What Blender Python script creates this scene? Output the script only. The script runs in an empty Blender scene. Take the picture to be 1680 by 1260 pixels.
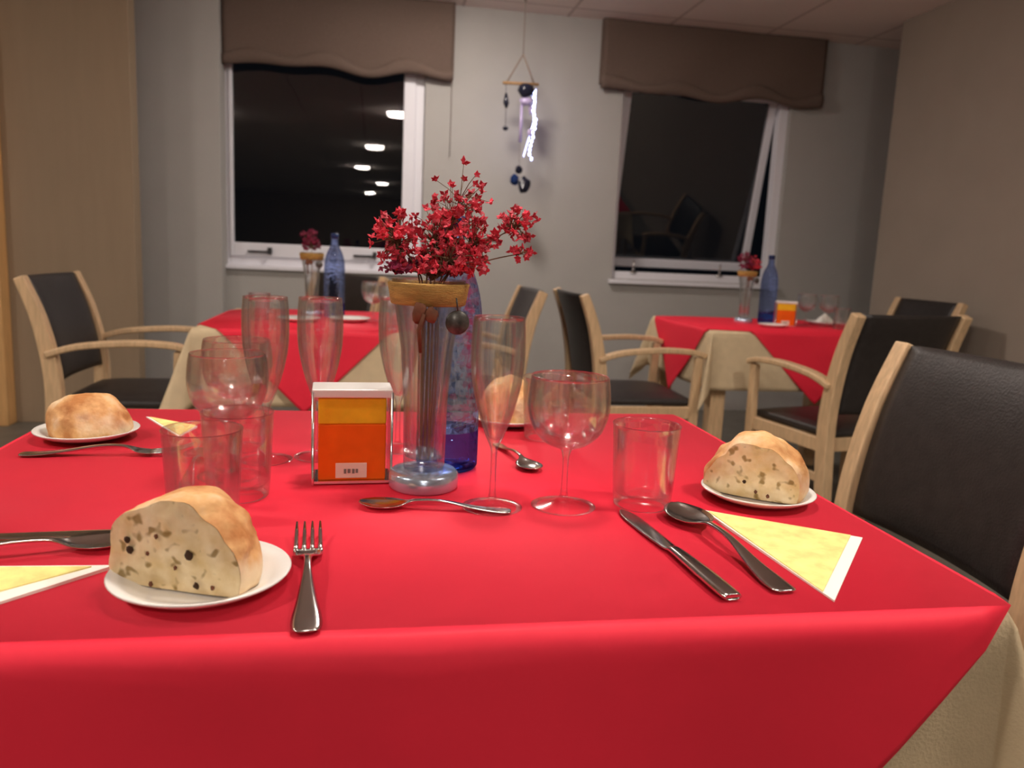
import bpy, bmesh, math, random
from mathutils import Vector, Matrix, noise
PI = math.pi
SC = bpy.context.scene
COL = SC.collection

# ------------------------------------------------------------------ camera, world, exposure
YAW, PITCH, ROLL, FPX = 0.1765, 0.1642, 0.0454, 1303.4
fw = Vector((math.sin(YAW)*math.cos(PITCH), math.cos(YAW)*math.cos(PITCH), -math.sin(PITCH)))
rt = Vector((math.cos(YAW), -math.sin(YAW), 0)); up = rt.cross(fw)
r2 = rt*math.cos(ROLL) + up*math.sin(ROLL); u2 = -rt*math.sin(ROLL) + up*math.cos(ROLL)
cd = bpy.data.cameras.new('camera'); cam = bpy.data.objects.new('camera', cd); COL.objects.link(cam)
cam.matrix_world = Matrix(((r2.x, u2.x, -fw.x, 0), (r2.y, u2.y, -fw.y, 0), (r2.z, u2.z, -fw.z, 1.0288), (0, 0, 0, 1)))
cd.sensor_width = 36; cd.lens = FPX/1680*36; cd.clip_start = .02; cd.clip_end = 100
cd.dof.use_dof = True; cd.dof.focus_distance = .86; cd.dof.aperture_fstop = 7.0
SC.camera = cam
w = bpy.data.worlds.new('night'); SC.world = w; w.use_nodes = True
w.node_tree.nodes['Background'].inputs[0].default_value = (.02, .025, .035, 1)
w.node_tree.nodes['Background'].inputs[1].default_value = .06
SC.view_settings.view_transform = 'Standard'; SC.view_settings.look = 'None'
SC.view_settings.gamma = 1; SC.view_settings.use_curve_mapping = False
SC.view_settings.exposure = 0.6
LAMPS = [(.25, 1.15), (-.02, -2.0), (-.25, -5.3), (.15, -9.0), (-.15, -12.6), (.45, 4.05), (1.55, .35), (-1.95, .25), (-2.7, 1.9)]  # lamps off the central row are added as fill, no fittings known there
LAMP_STRENGTH = 85.0

# ------------------------------------------------------------------ materials
def mat(name, color, rough=.6, metal=0, noise_amt=0, nscale=20, bump=0, bscale=200, spec=.5, sheen=0, stretch=(1, 1, 1), alpha=None, emit=None, estr=0):
    m = bpy.data.materials.new(name); m.use_nodes = True
    nt = m.node_tree; b = nt.nodes['Principled BSDF']
    b.inputs['Base Color'].default_value = (*color, 1); b.inputs['Roughness'].default_value = rough
    b.inputs['Metallic'].default_value = metal; b.inputs['Specular IOR Level'].default_value = spec
    if sheen: b.inputs['Sheen Weight'].default_value = sheen; b.inputs['Sheen Tint'].default_value = (*color, 1)
    if emit: b.inputs['Emission Color'].default_value = (*emit, 1); b.inputs['Emission Strength'].default_value = estr
    tc = nt.nodes.new('ShaderNodeTexCoord'); mp = nt.nodes.new('ShaderNodeMapping'); mp.inputs['Scale'].default_value = stretch
    nt.links.new(tc.outputs['Object'], mp.inputs[0])
    if noise_amt:
        n = nt.nodes.new('ShaderNodeTexNoise'); n.inputs['Scale'].default_value = nscale; n.inputs['Detail'].default_value = 4
        nt.links.new(mp.outputs[0], n.inputs['Vector'])
        r = nt.nodes.new('ShaderNodeValToRGB')
        r.color_ramp.elements[0].position = .3; r.color_ramp.elements[1].position = .7
        r.color_ramp.elements[0].color = (*[max(0, c*(1-noise_amt)) for c in color], 1)
        r.color_ramp.elements[1].color = (*[min(1, c*(1+noise_amt)) for c in color], 1)
        nt.links.new(n.outputs['Fac'], r.inputs[0]); nt.links.new(r.outputs[0], b.inputs['Base Color'])
    if bump:
        n = nt.nodes.new('ShaderNodeTexNoise'); n.inputs['Scale'].default_value = bscale; n.inputs['Detail'].default_value = 3
        nt.links.new(mp.outputs[0], n.inputs['Vector'])
        bp = nt.nodes.new('ShaderNodeBump'); bp.inputs['Strength'].default_value = bump; bp.inputs['Distance'].default_value = .01
        nt.links.new(n.outputs['Fac'], bp.inputs['Height']); nt.links.new(bp.outputs[0], b.inputs['Normal'])
    return m

def glass_mat(name, tint=(1, 1, 1), through=(1, 1, 1), mix=.5, ior=1.45, rough=0.0, bump=0, bscale=60, gloss=0):
    m = bpy.data.materials.new(name); m.use_nodes = True; nt = m.node_tree; nt.nodes.clear()
    o = nt.nodes.new('ShaderNodeOutputMaterial'); mx = nt.nodes.new('ShaderNodeMixShader'); mx.inputs[0].default_value = mix
    t = nt.nodes.new('ShaderNodeBsdfTransparent'); t.inputs[0].default_value = (*through, 1)
    g = nt.nodes.new('ShaderNodeBsdfGlass'); g.inputs['Color'].default_value = (*tint, 1); g.inputs['IOR'].default_value = ior; g.inputs['Roughness'].default_value = rough
    nt.links.new(t.outputs[0], mx.inputs[1]); nt.links.new(g.outputs[0], mx.inputs[2]); nt.links.new(mx.outputs[0], o.inputs[0])
    if gloss:
        lw = nt.nodes.new('ShaderNodeLayerWeight'); lw.inputs[0].default_value = .35; mu = nt.nodes.new('ShaderNodeMath'); mu.operation = 'MULTIPLY'; mu.inputs[1].default_value = gloss
        gl = nt.nodes.new('ShaderNodeBsdfGlossy'); gl.inputs['Roughness'].default_value = .12; m2 = nt.nodes.new('ShaderNodeMixShader')
        nt.links.new(lw.outputs['Fresnel'], mu.inputs[0]); nt.links.new(mu.outputs[0], m2.inputs[0]); nt.links.new(mx.outputs[0], m2.inputs[1]); nt.links.new(gl.outputs[0], m2.inputs[2]); nt.links.new(m2.outputs[0], o.inputs[0])
    if bump:
        tc = nt.nodes.new('ShaderNodeTexCoord'); n = nt.nodes.new('ShaderNodeTexVoronoi'); n.inputs['Scale'].default_value = bscale
        nt.links.new(tc.outputs['Object'], n.inputs['Vector'])
        bp = nt.nodes.new('ShaderNodeBump'); bp.inputs['Strength'].default_value = bump; bp.inputs['Distance'].default_value = .004
        nt.links.new(n.outputs['Distance'], bp.inputs['Height']); nt.links.new(bp.outputs[0], g.inputs['Normal'])
    return m

M = {}
M['wall'] = mat('wall_paint', (.43, .42, .40), .85, noise_amt=.02, nscale=6, bump=.05, bscale=150, spec=.2)
M['wall_warm'] = mat('wall_warm_paint', (.33, .25, .17), .75, noise_amt=.04, nscale=5, bump=.05, bscale=120, stretch=(4, 4, .4), spec=.2)
M['wall_right'] = mat('wall_right_paint', (.34, .285, .235), .8, noise_amt=.03, nscale=4, bump=.05, spec=.2)
M['floor'] = mat('floor_vinyl', (.17, .16, .135), .5, noise_amt=.15, nscale=9)
M['red'] = mat('red_cloth', (.84, .020, .052), .62, noise_amt=.03, nscale=8, bump=.25, bscale=7, spec=.35, sheen=.2)
M['beige'] = mat('beige_cloth', (.66, .53, .34), .85, noise_amt=.05, nscale=30, bump=.15, bscale=300, spec=.2, sheen=.2)
M['wood'] = mat('beech_wood', (.62, .43, .245), .45, noise_amt=.14, nscale=18, stretch=(6, 6, .8))
M['dark_wood'] = mat('dark_wood', (.30, .17, .07), .5, noise_amt=.2, nscale=14, stretch=(5, 5, .7))
M['door_wood'] = mat('door_wood', (.72, .42, .17), .5, noise_amt=.1, nscale=10, stretch=(5, 5, .7))
M['leather'] = mat('black_leather', (.022, .018, .017), .46, noise_amt=.2, nscale=40, bump=.12, bscale=220)
M['blind'] = mat('blind_fabric', (.155, .112, .092), .9, noise_amt=.12, nscale=200, bump=.3, bscale=400, spec=.1, sheen=.2)
M['white'] = mat('white_plastic', (.80, .80, .86), .4, spec=.5)
M['porcelain'] = mat('porcelain', (.85, .84, .80), .12)
M['steel'] = mat('polished_steel', (.62, .61, .59), .17, metal=1, bump=.03, bscale=60)
M['chrome'] = mat('chrome', (.85, .85, .87), .12, metal=1)
M['bluechrome'] = mat('silvered_glass_foot', (.62, .76, .95), .22, metal=.75)
M['satin'] = mat('satin_steel', (.93, .90, .86), .38, metal=.35)
M['darkmetal'] = mat('dark_metal', (.05, .05, .055), .4, metal=.6)
M['orange'] = mat('orange_paper', (.90, .13, .004), .7, noise_amt=.08, nscale=30, spec=.2)
M['amber'] = mat('yellow_paper', (.88, .52, .02), .7, noise_amt=.12, nscale=40, spec=.2)
M['cream'] = mat('cream_label', (.90, .72, .60), .6)
M['ink'] = mat('grey_ink', (.22, .20, .17), .6)
M['nap_white'] = mat('white_paper', (.90, .88, .80), .8, bump=.1, bscale=300)
M['nap_yellow'] = mat('yellow_napkin', (.92, .77, .28), .8, noise_amt=.16, nscale=55, bump=.2, bscale=260, spec=.2)
M['jute'] = mat('jute_band', (.46, .27, .065), .8, noise_amt=.25, nscale=40, bump=.5, bscale=200, stretch=(1, 1, 6))
M['bow'] = mat('brown_bow', (.16, .055, .025), .8, noise_amt=.3, nscale=80)
M['petal'] = mat('red_petal', (.62, .03, .06), .55, noise_amt=.5, nscale=45)
M['petal_dark'] = mat('wine_petal', (.22, .01, .05), .6, noise_amt=.5, nscale=60)
M['stem'] = mat('dry_stem', (.17, .10, .05), .8, noise_amt=.2, nscale=60)
M['crust'] = None
M['glass'] = glass_mat('clear_glass', (1, 1, 1), (1, 1, 1), .22, 1.45, gloss=.42)
M['thickglass'] = glass_mat('thick_glass', (.93, .97, 1), (.9, .94, 1), .75, 1.47)
M['blueglass'] = glass_mat('blue_bottle_glass', (.60, .69, .95), (.62, .70, .95), .5, 1.30, bump=.5, bscale=75)
M['bluewater'] = glass_mat('deep_blue_glass', (.25, .45, .95), (.3, .45, .95), .6, 1.4, bump=.5, bscale=75)
M['lamp'] = mat('lamp_diffuser', (1, 1, 1), .5, emit=(1, .89, .80), estr=LAMP_STRENGTH)
M['bluecrystal'] = mat('blue_crystal', (.01, .03, .12), .1)
M['blackcrystal'] = mat('dark_crystal', (.012, .014, .03), .15)
M['led'] = mat('led_strand', (.6, .7, 1), .3, emit=(.45, .50, 1), estr=10)
M['cord'] = mat('cord', (.22, .17, .14), .8)
M['grey'] = mat('grey_medallion', (.10, .095, .085), .35, metal=.5, noise_amt=.5, nscale=120)
M['lilac'] = mat('lilac_glass', (.45, .38, .62), .2)

def ceiling_mat():
    m = mat('ceiling_tiles', (.78, .68, .62), .9, spec=.1); nt = m.node_tree; b = nt.nodes['Principled BSDF']
    tc = nt.nodes.new('ShaderNodeTexCoord'); br = nt.nodes.new('ShaderNodeTexBrick')
    br.offset = 0; br.inputs['Scale'].default_value = 1; br.inputs['Brick Width'].default_value = .66; br.inputs['Row Height'].default_value = 1.32
    br.inputs['Mortar Size'].default_value = .010; br.inputs['Color1'].default_value = (.90, .80, .74, 1); br.inputs['Color2'].default_value = (.87, .77, .71, 1)
    br.inputs['Mortar'].default_value = (.62, .53, .48, 1)
    mp = nt.nodes.new('ShaderNodeMapping'); mp.inputs['Location'].default_value = (.15, .3, 0)
    nt.links.new(tc.outputs['Object'], mp.inputs[0]); nt.links.new(mp.outputs[0], br.inputs['Vector']); nt.links.new(br.outputs['Color'], b.inputs['Base Color'])
    return m
M['ceiling'] = ceiling_mat()

def crust_mat():
    m = mat('bread_crust', (.62, .33, .12), .75, bump=.5, bscale=45); nt = m.node_tree; b = nt.nodes['Principled BSDF']
    tc = nt.nodes.new('ShaderNodeTexCoord'); n = nt.nodes.new('ShaderNodeTexNoise'); n.inputs['Scale'].default_value = 26; n.inputs['Detail'].default_value = 6
    r = nt.nodes.new('ShaderNodeValToRGB'); e = r.color_ramp.elements
    e[0].position = .36; e[0].color = (.50, .20, .055, 1); e[1].position = .66; e[1].color = (.86, .66, .42, 1)
    k = e.new(.5); k.color = (.74, .42, .17, 1)
    nt.links.new(tc.outputs['Object'], n.inputs['Vector']); nt.links.new(n.outputs['Fac'], r.inputs[0]); nt.links.new(r.outputs[0], b.inputs['Base Color'])
    return m
def crumb_mat():
    m = mat('bread_crumb', (.74, .56, .32), .9, spec=.15); nt = m.node_tree; b = nt.nodes['Principled BSDF']
    tc = nt.nodes.new('ShaderNodeTexCoord'); n = nt.nodes.new('ShaderNodeTexNoise'); n.inputs['Scale'].default_value = 60; n.inputs['Detail'].default_value = 6
    r = nt.nodes.new('ShaderNodeValToRGB'); e = r.color_ramp.elements
    e[0].position = .3; e[0].color = (.76, .56, .27, 1); e[1].position = .7; e[1].color = (.94, .78, .52, 1)
    v = nt.nodes.new('ShaderNodeTexNoise'); v.inputs['Scale'].default_value = 95; v.inputs['Detail'].default_value = 1
    r2_ = nt.nodes.new('ShaderNodeValToRGB'); q = r2_.color_ramp.elements; q[0].position = .30; q[0].color = (.30, .22, .08, 1); q[1].position = .40; q[1].color = (1, 1, 1, 1)
    mx = nt.nodes.new('ShaderNodeMix'); mx.data_type = 'RGBA'; mx.blend_type = 'MULTIPLY'; mx.inputs[0].default_value = .8
    bp = nt.nodes.new('ShaderNodeBump'); bp.inputs['Strength'].default_value = .6; bp.inputs['Distance'].default_value = .004
    nt.links.new(tc.outputs['Object'], n.inputs['Vector']); nt.links.new(tc.outputs['Object'], v.inputs['Vector'])
    nt.links.new(n.outputs['Fac'], r.inputs[0]); nt.links.new(v.outputs['Fac'], r2_.inputs[0])
    nt.links.new(r.outputs[0], mx.inputs[6]); nt.links.new(r2_.outputs[0], mx.inputs[7]); nt.links.new(mx.outputs[2], b.inputs['Base Color'])
    nt.links.new(v.outputs['Fac'], bp.inputs['Height']); nt.links.new(bp.outputs[0], b.inputs['Normal'])
    return m
M['crust'] = crust_mat(); M['crumb'] = crumb_mat()
M['hole'] = mat('crumb_hole', (.055, .025, .01), .9)

# ------------------------------------------------------------------ helpers
def link(name, bm, m, parent=None, smooth=True, loc=None, rotz=0, bevel=0):
    me = bpy.data.meshes.new(name); bmesh.ops.recalc_face_normals(bm, faces=bm.faces); bm.to_mesh(me); bm.free()
    if smooth:
        for p in me.polygons: p.use_smooth = True
    me.materials.append(m)
    o = bpy.data.objects.new(name, me); COL.objects.link(o)
    if parent: o.parent = parent
    if loc: o.location = loc
    o.rotation_euler.z = rotz
    if bevel:
        b = o.modifiers.new('edge', 'BEVEL'); b.width = bevel; b.segments = 3; b.limit_method = 'ANGLE'; b.angle_limit = .7
        wn = o.modifiers.new('wn', 'WEIGHTED_NORMAL')
    return o
def thing(name, label, cat, loc=(0, 0, 0), rotz=0, group=None):
    o = bpy.data.objects.new(name, None); COL.objects.link(o); o.empty_display_size = .1
    o.location = loc; o.rotation_euler = (0, 0, rotz); o['label'] = label; o['category'] = cat
    if group: o['group'] = group
    return o
def tag(o, label, cat, group=None):
    o['label'] = label; o['category'] = cat
    if group: o['group'] = group
    return o
def struct(o):
    o['kind'] = 'structure'; return o
def dup(root, label=None, loc=None, rotz=None, group=None, z=None):
    r = root.copy(); COL.objects.link(r)
    if label: r['label'] = label
    if group: r['group'] = group
    if loc: r.location = loc
    if rotz is not None: r.rotation_euler = (0, 0, rotz)
    for ch in list(root.children):
        c = ch.copy(); COL.objects.link(c); c.parent = r
        for g in list(ch.children):
            d = g.copy(); COL.objects.link(d); d.parent = c
    return r
def box(bm, x0, x1, y0, y1, z0, z1):
    vs = [bm.verts.new(p) for p in ((x0, y0, z0), (x1, y0, z0), (x1, y1, z0), (x0, y1, z0), (x0, y0, z1), (x1, y0, z1), (x1, y1, z1), (x0, y1, z1))]
    for f in ((0, 3, 2, 1), (4, 5, 6, 7), (0, 1, 5, 4), (1, 2, 6, 5), (2, 3, 7, 6), (3, 0, 4, 7)): bm.faces.new([vs[i] for i in f])
    return bm
def nbox(*a): return box(bmesh.new(), *a)
def lathe(prof, n=48, bm=None, closed=False, cx=0, cy=0):
    bm = bm or bmesh.new(); rings = []
    for r, z in prof:
        if r < 1e-6: rings.append([bm.verts.new((cx, cy, z))])
        else: rings.append([bm.verts.new((cx+r*math.cos(2*PI*i/n), cy+r*math.sin(2*PI*i/n), z)) for i in range(n)])
    pairs = list(zip(rings[:-1], rings[1:]))
    if closed: pairs.append((rings[-1], rings[0]))
    for a, b in pairs:
        if len(a) == 1 and len(b) == 1: continue
        for i in range(n):
            j = (i+1) % n
            if len(a) == 1: bm.faces.new((a[0], b[i], b[j]))
            elif len(b) == 1: bm.faces.new((a[i], a[j], b[0]))
            else: bm.faces.new((a[i], a[j], b[j], b[i]))
    return bm
def smooth_prof(pts, k=4):
    out = []
    n = len(pts)
    for i in range(n-1):
        p0 = pts[max(0, i-1)]; p1 = pts[i]; p2 = pts[i+1]; p3 = pts[min(n-1, i+2)]
        for j in range(k):
            t = j/k
            out.append(tuple(.5*((2*b)+(-a+c)*t+(2*a-5*b+4*c-d)*t*t+(-a+3*b-3*c+d)*t**3) for a, b, c, d in zip(p0, p1, p2, p3)))
    out.append(pts[-1]); return out
def tube(bm, pts, rad, n=8):
    pts = [Vector(p) for p in pts]; prev = None; rings = []
    for i, p in enumerate(pts):
        d = (pts[min(i+1, len(pts)-1)] - pts[max(i-1, 0)]).normalized()
        a = d.orthogonal().normalized() if prev is None else (prev - d*prev.dot(d)).normalized()
        prev = a; b = d.cross(a); r = rad[i] if isinstance(rad, (list, tuple)) else rad
        rings.append([bm.verts.new(p + (a*math.cos(2*PI*k/n) + b*math.sin(2*PI*k/n))*r) for k in range(n)])
    for A, B in zip(rings[:-1], rings[1:]):
        for k in range(n): bm.faces.new((A[k], A[(k+1) % n], B[(k+1) % n], B[k]))
    bm.faces.new(rings[0]); bm.faces.new(list(reversed(rings[-1]))); return bm
def sweep(bm, path, hw, hh, axis='x'):
    """bar along a path in the YZ plane; section half width hw in X, half height hh across the path"""
    path = [Vector(p) for p in path]; rings = []
    for i, p in enumerate(path):
        d = (path[min(i+1, len(path)-1)] - path[max(i-1, 0)]).normalized()
        s = Vector((1, 0, 0)); nrm = s.cross(d).normalized()
        h = hh[i] if isinstance(hh, (list, tuple)) else hh; wd = hw[i] if isinstance(hw, (list, tuple)) else hw
        rings.append([bm.verts.new(p + s*a*wd + nrm*b*h) for a, b in ((-1, -1), (1, -1), (1, 1), (-1, 1))])
    for A, B in zip(rings[:-1], rings[1:]):
        for k in range(4): bm.faces.new((A[k], A[(k+1) % 4], B[(k+1) % 4], B[k]))
    bm.faces.new(rings[0]); bm.faces.new(list(reversed(rings[-1]))); return bm
def blob(bm, c, r, seg=10, rng=0, seed=0):
    res = bmesh.ops.create_icosphere(bm, subdivisions=2, radius=1)
    for v in res['verts']:
        p = v.co.copy(); k = 1 + rng*noise.noise(p*2 + Vector((seed, 0, 0)))
        v.co = Vector((c[0]+p.x*r[0]*k, c[1]+p.y*r[1]*k, c[2]+p.z*r[2]*k))
    return bm

# ------------------------------------------------------------------ the room
H = 2.5; W = 5.16
struct(link('floor', nbox(-4, 3.9, -15, 5.4, -.1, 0), M['floor'], smooth=False))
struct(link('ceiling', nbox(-4, 3.9, -15, 5.4, H, H+.1), M['ceiling'], smooth=False))
O1 = (-.896, .295, .865, 2.2); O2 = (1.56, 2.735, .885, 2.2)
bm = bmesh.new(); y0, y1 = W, W+.16
box(bm, -1.6, O1[0], y0, y1, 0, H); box(bm, O1[0], O1[1], y0, y1, 0, O1[2]); box(bm, O1[0], O1[1], y0, y1, O1[3], H)
box(bm, O1[1], O2[0], y0, y1, 0, H); box(bm, O2[0], O2[1], y0, y1, 0, O2[2]); box(bm, O2[0], O2[1], y0, y1, O2[3], H); box(bm, O2[1], 3.9, y0, y1, 0, H)
struct(link('wall_back', bm, M['wall'], smooth=False))
struct(link('wall_back_pillar', nbox(-1.6, -.894, 5.02, W, 0, H), M['wall'], smooth=False, bevel=.004))
struct(link('wall_left_front', nbox(-1.895, -1.262, 4.6, 4.72, 0, H), M['wall_warm'], smooth=False, bevel=.004))
struct(link('wall_left_rear', nbox(-4, -2.85, 4.55, 5.1, 0, H), M['wall_warm'], smooth=False))
struct(link('wall_left', nbox(-4.1, -4, -15, 5.4, 0, H), M['wall_warm'], smooth=False))
struct(link('wall_right', nbox(3.105, 3.5, -15, 4.605, 0, H), M['wall_right'], smooth=False, bevel=.004))
struct(link('wall_right_recess', nbox(3.8, 3.9, 4.605, W, 0, H), M['wall'], smooth=False))
struct(link('wall_front', nbox(-4, 3.9, -15.1, -15, 0, H), M['wall_warm'], smooth=False))
struct(link('trim_1', nbox(-1.975, -1.895, 4.5, 4.8, 0, 2.2), M['door_wood'], smooth=False, bevel=.004))
d = struct(link('door_1', nbox(-2.85, -1.975, 4.6, 4.65, 0, 2.2), M['door_wood'], smooth=False))
link('door_handle', tube(bmesh.new(), [(-2.08, 4.6, 1.0), (-2.08, 4.54, 1.0), (-2.2, 4.54, 1.0)], .01), M['steel'], d)
struct(link('wall_left_lintel', nbox(-2.85, -1.895, 4.55, 4.8, 2.2, H), M['wall_warm'], smooth=False))

def frame_bm(x0, x1, z0, z1, y0, y1, l, r, b, t):
    bm = bmesh.new()
    box(bm, x0, x0+l, y0, y1, z0, z1); box(bm, x1-r, x1, y0, y1, z0, z1)
    box(bm, x0+l, x1-r, y0, y1, z0, z0+b); box(bm, x0+l, x1-r, y0, y1, z1-t, z1); return bm
M['pane'] = glass_mat('window_glass', (1, 1, 1), (.9, .92, .9), 1.0, 1.5)
# window 1 (closed)
w1 = struct(link('window_1', frame_bm(O1[0], O1[1], O1[2], O1[3], 5.20, 5.27, .02, .055, .065, .05), M['white'], smooth=False, bevel=.004))
link('sash', frame_bm(O1[0]+.02, O1[1]-.055, O1[2]+.065, O1[3]-.05, 5.185, 5.24, .022, .075, .085, .05), M['white'], w1, smooth=False, bevel=.006)
link('pane', nbox(O1[0]+.035, O1[1]-.125, 5.215, 5.221, O1[2]+.14, O1[3]-.09), M['pane'], w1, smooth=False)
link('sill', nbox(O1[0]+.002, O1[1]-.002, 5.13, 5.20, O1[2]-.012, O1[2]+.012), M['white'], w1, smooth=False, bevel=.004)
for hx in (-.70, -.06):
    hb = nbox(hx-.07, hx+.07, 5.165, 5.185, O1[2]+.092, O1[2]+.104); box(hb, hx+.05, hx+.075, 5.15, 5.185, O1[2]+.085, O1[2]+.125)
    o = link('stay', hb, M['darkmetal'], w1, smooth=False, bevel=.002)
# window 2 (open, sash tilted outward at its foot)
w2 = struct(link('window_2', frame_bm(O2[0], O2[1], O2[2], O2[3], 5.20, 5.27, .03, .06, .05, .05), M['white'], smooth=False, bevel=.004))
link('sill', nbox(O2[0]-.02, O2[1]+.01, 5.12, 5.20, O2[2]-.03, O2[2]-.004), M['white'], w2, smooth=False, bevel=.004)
SW = O2[1]-.06-O2[0]-.03; SH = O2[3]-.05-O2[2]-.05
sa = link('sash', frame_bm(-SW/2+.005, SW/2-.005, -SH+.005, -.005, 0, .04, .05, .05, .06, .05), M['white'], w2, smooth=False, bevel=.005)
sa.location = ((O2[0]+.03+O2[1]-.06)/2, 5.225, O2[3]-.05); sa.rotation_euler.x = math.radians(11.5)
link('pane', nbox(-SW/2+.04, SW/2-.04, .017, .023, -SH+.05, -.04), M['pane'], sa, smooth=False)
for hx in (1.72, 2.34):
    st = bmesh.new(); box(st, hx-.02, hx+.02, 5.19, 5.215, O2[2]+.04, O2[2]+.055); tube(st, [(hx, 5.2, O2[2]+.05), (hx+.004, 5.2, O2[2]+.125)], [.009, .006])
    link('stay', st, M['steel'], w2)
    tb = tube(bmesh.new(), [(hx, 5.2, O2[2]+.045), (hx, 5.2, O2[2]+.046)], .004)

# roman shades
def blind(name, x0, x1, ztop, zbot, label, cord, seed):
    t = thing(name, label, 'blind', ((x0+x1)/2, W, 0)); xm = (x0+x1)/2; hw_ = (x1-x0)/2
    def prof(u, v):   # u -1..1, v 0 top..1 bottom
        x = u*hw_; z = ztop + (zbot-ztop)*v
        sc = .018*math.cos(u*PI*3+seed)*v**3 - .012*math.sin(u*5+seed)*v
        y = -.05 - .018*math.sin(v*PI) - .006*math.sin(u*7+seed+v*3)
        return x, y, z + sc
    bm = bmesh.new(); nu, nv = 60, 26; g = []
    for j in range(nv+1):
        g.append([bm.verts.new(prof(-1+2*i/nu, j/nv)) for i in range(nu+1)])
    for j in range(nv):
        for i in range(nu): bm.faces.new((g[j][i], g[j][i+1], g[j+1][i+1], g[j+1][i]))
    o = link('shade_panel', bm, M['blind'], t); s = o.modifiers.new('s', 'SOLIDIFY'); s.thickness = .004
    # gathered bottom fold: a roll with sagging scallops
    bm = bmesh.new(); nr = 12; g = []
    for i in range(nu+1):
        u = -1+2*i/nu; x, y, z = prof(u, 1); ring = []
        hgt = .045 + .012*math.cos(u*PI*3+seed+.7)
        for k in range(nr):
            a = 2*PI*k/nr
            ring.append(bm.verts.new((x*1.004, y-.006 + .024*math.cos(a), z+.012 + hgt*math.sin(a)*.8 - .012*math.sin(u*9+seed))))
        g.append(ring)
    for A, B in zip(g[:-1], g[1:]):
        for k in range(nr): bm.faces.new((A[k], A[(k+1) % nr], B[(k+1) % nr], B[k]))
    bm.faces.new(g[0]); bm.faces.new(list(reversed(g[-1])))
    link('bottom_fold', bm, M['blind'], t)
    for s in (-1, 1): link('side_return', nbox(s*hw_-.006, s*hw_+.006, -.052, 0, zbot+.02, ztop), M['blind'], t, smooth=False)
    link('headrail', nbox(-hw_+.01, hw_-.01, -.04, 0, ztop-.04, ztop-.002), M['white'], t, smooth=False)
    if cord: link('cord', tube(bmesh.new(), [(hw_-.004, -.03, ztop-.05), (hw_+.0, -.02, 1.9), (hw_+.0, -.02, 1.6)], .0022, 6), M['cord'], t)
blind('roman_blind', -.89, .455, 2.5, 2.075, 'brown roman blind with wavy hem over the closed window, behind the flowers', True, .4)
blind('roman_blind', 1.40, 2.915, 2.5, 2.09, 'brown roman blind hanging over the open tilted window', False, 2.1)

# ceiling lamps: the central row, then added fill lights beside it
for i, (x, y) in enumerate(LAMPS):
    t = thing('ceiling_light', ['round recessed ceiling light directly above the near red table',
        'round recessed ceiling light, second along the ceiling row from the window wall', 'round recessed ceiling light, third along the ceiling row from the window wall',
        'round recessed ceiling light, fourth along the ceiling row from the window wall', 'round recessed ceiling light at the far end of the dark room reflection', 'round recessed ceiling light in front of the wall between the windows',
        'added round fill light in the ceiling off to the right of the near table', 'added round fill light in the ceiling off to the left of the near table', 'added round fill light in the ceiling over the left side of the room'][i], 'ceiling light', (x, y, H), 0, 'row of recessed ceiling lights')
    link('rim', lathe([(.135, 0), (.165, 0), (.165, -.006), (.14, -.012), (.135, -.006)], 40, closed=True), M['white'], t)
    link('diffuser', lathe([(0, -.046), (.10, -.046), (.125, -.040), (.132, -.024), (.133, -.002)], 40), M['lamp'], t)

# ------------------------------------------------------------------ tables and cloths
ZT = .7505
def overcloth(a, b, gx, gy, slope, dmax, z, R=.012, flare=.05, off=.004, seed=0, ripple=.006):
    bm = bmesh.new(); a += off; b += off
    n = 28
    poly = [(-a, -(b-gy)), (-(a-gx), -b), ((a-gx), -b), (a, -(b-gy)), (a, b-gy), (a-gx, b), (-(a-gx), b), (-a, b-gy)]
    if gx < 1e-6: poly = [(-a, -b), (a, -b), (a, b), (-a, b)]
    bm.faces.new([bm.verts.new((x, y, z)) for x, y in poly])
    for side in range(4):
        half, dist = ((a-gx), b) if side % 2 == 0 else ((b-gy), a)
        m = 22; cols = []
        for i in range(n+1):
            u = -half + 2*half*i/n
            L = min(dmax, slope*(half-abs(u)))
            col = []
            for j in range(m+1):
                d = L*(j/m)**1.3
                arc = R*PI/2
                if d < arc: o_, dn = R*math.sin(d/R), R*(1-math.cos(d/R))
                else:
                    e = d-arc; o_ = R + flare*e + ripple*math.sin(u*17+seed)*min(1, e/.15) ; dn = R + e
                p = (u, -(dist+o_), z-dn)
                p = Matrix.Rotation(side*PI/2, 3, 'Z') @ Vector(p); col.append(bm.verts.new(p))
            cols.append(col)
        for A, B in zip(cols[:-1], cols[1:]):
            for j in range(m): bm.faces.new((A[j], B[j], B[j+1], A[j+1]))
    bmesh.ops.remove_doubles(bm, verts=bm.verts, dist=1e-5)
    bmesh.ops.dissolve_degenerate(bm, dist=1e-6, edges=bm.edges)
    return bm
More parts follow.
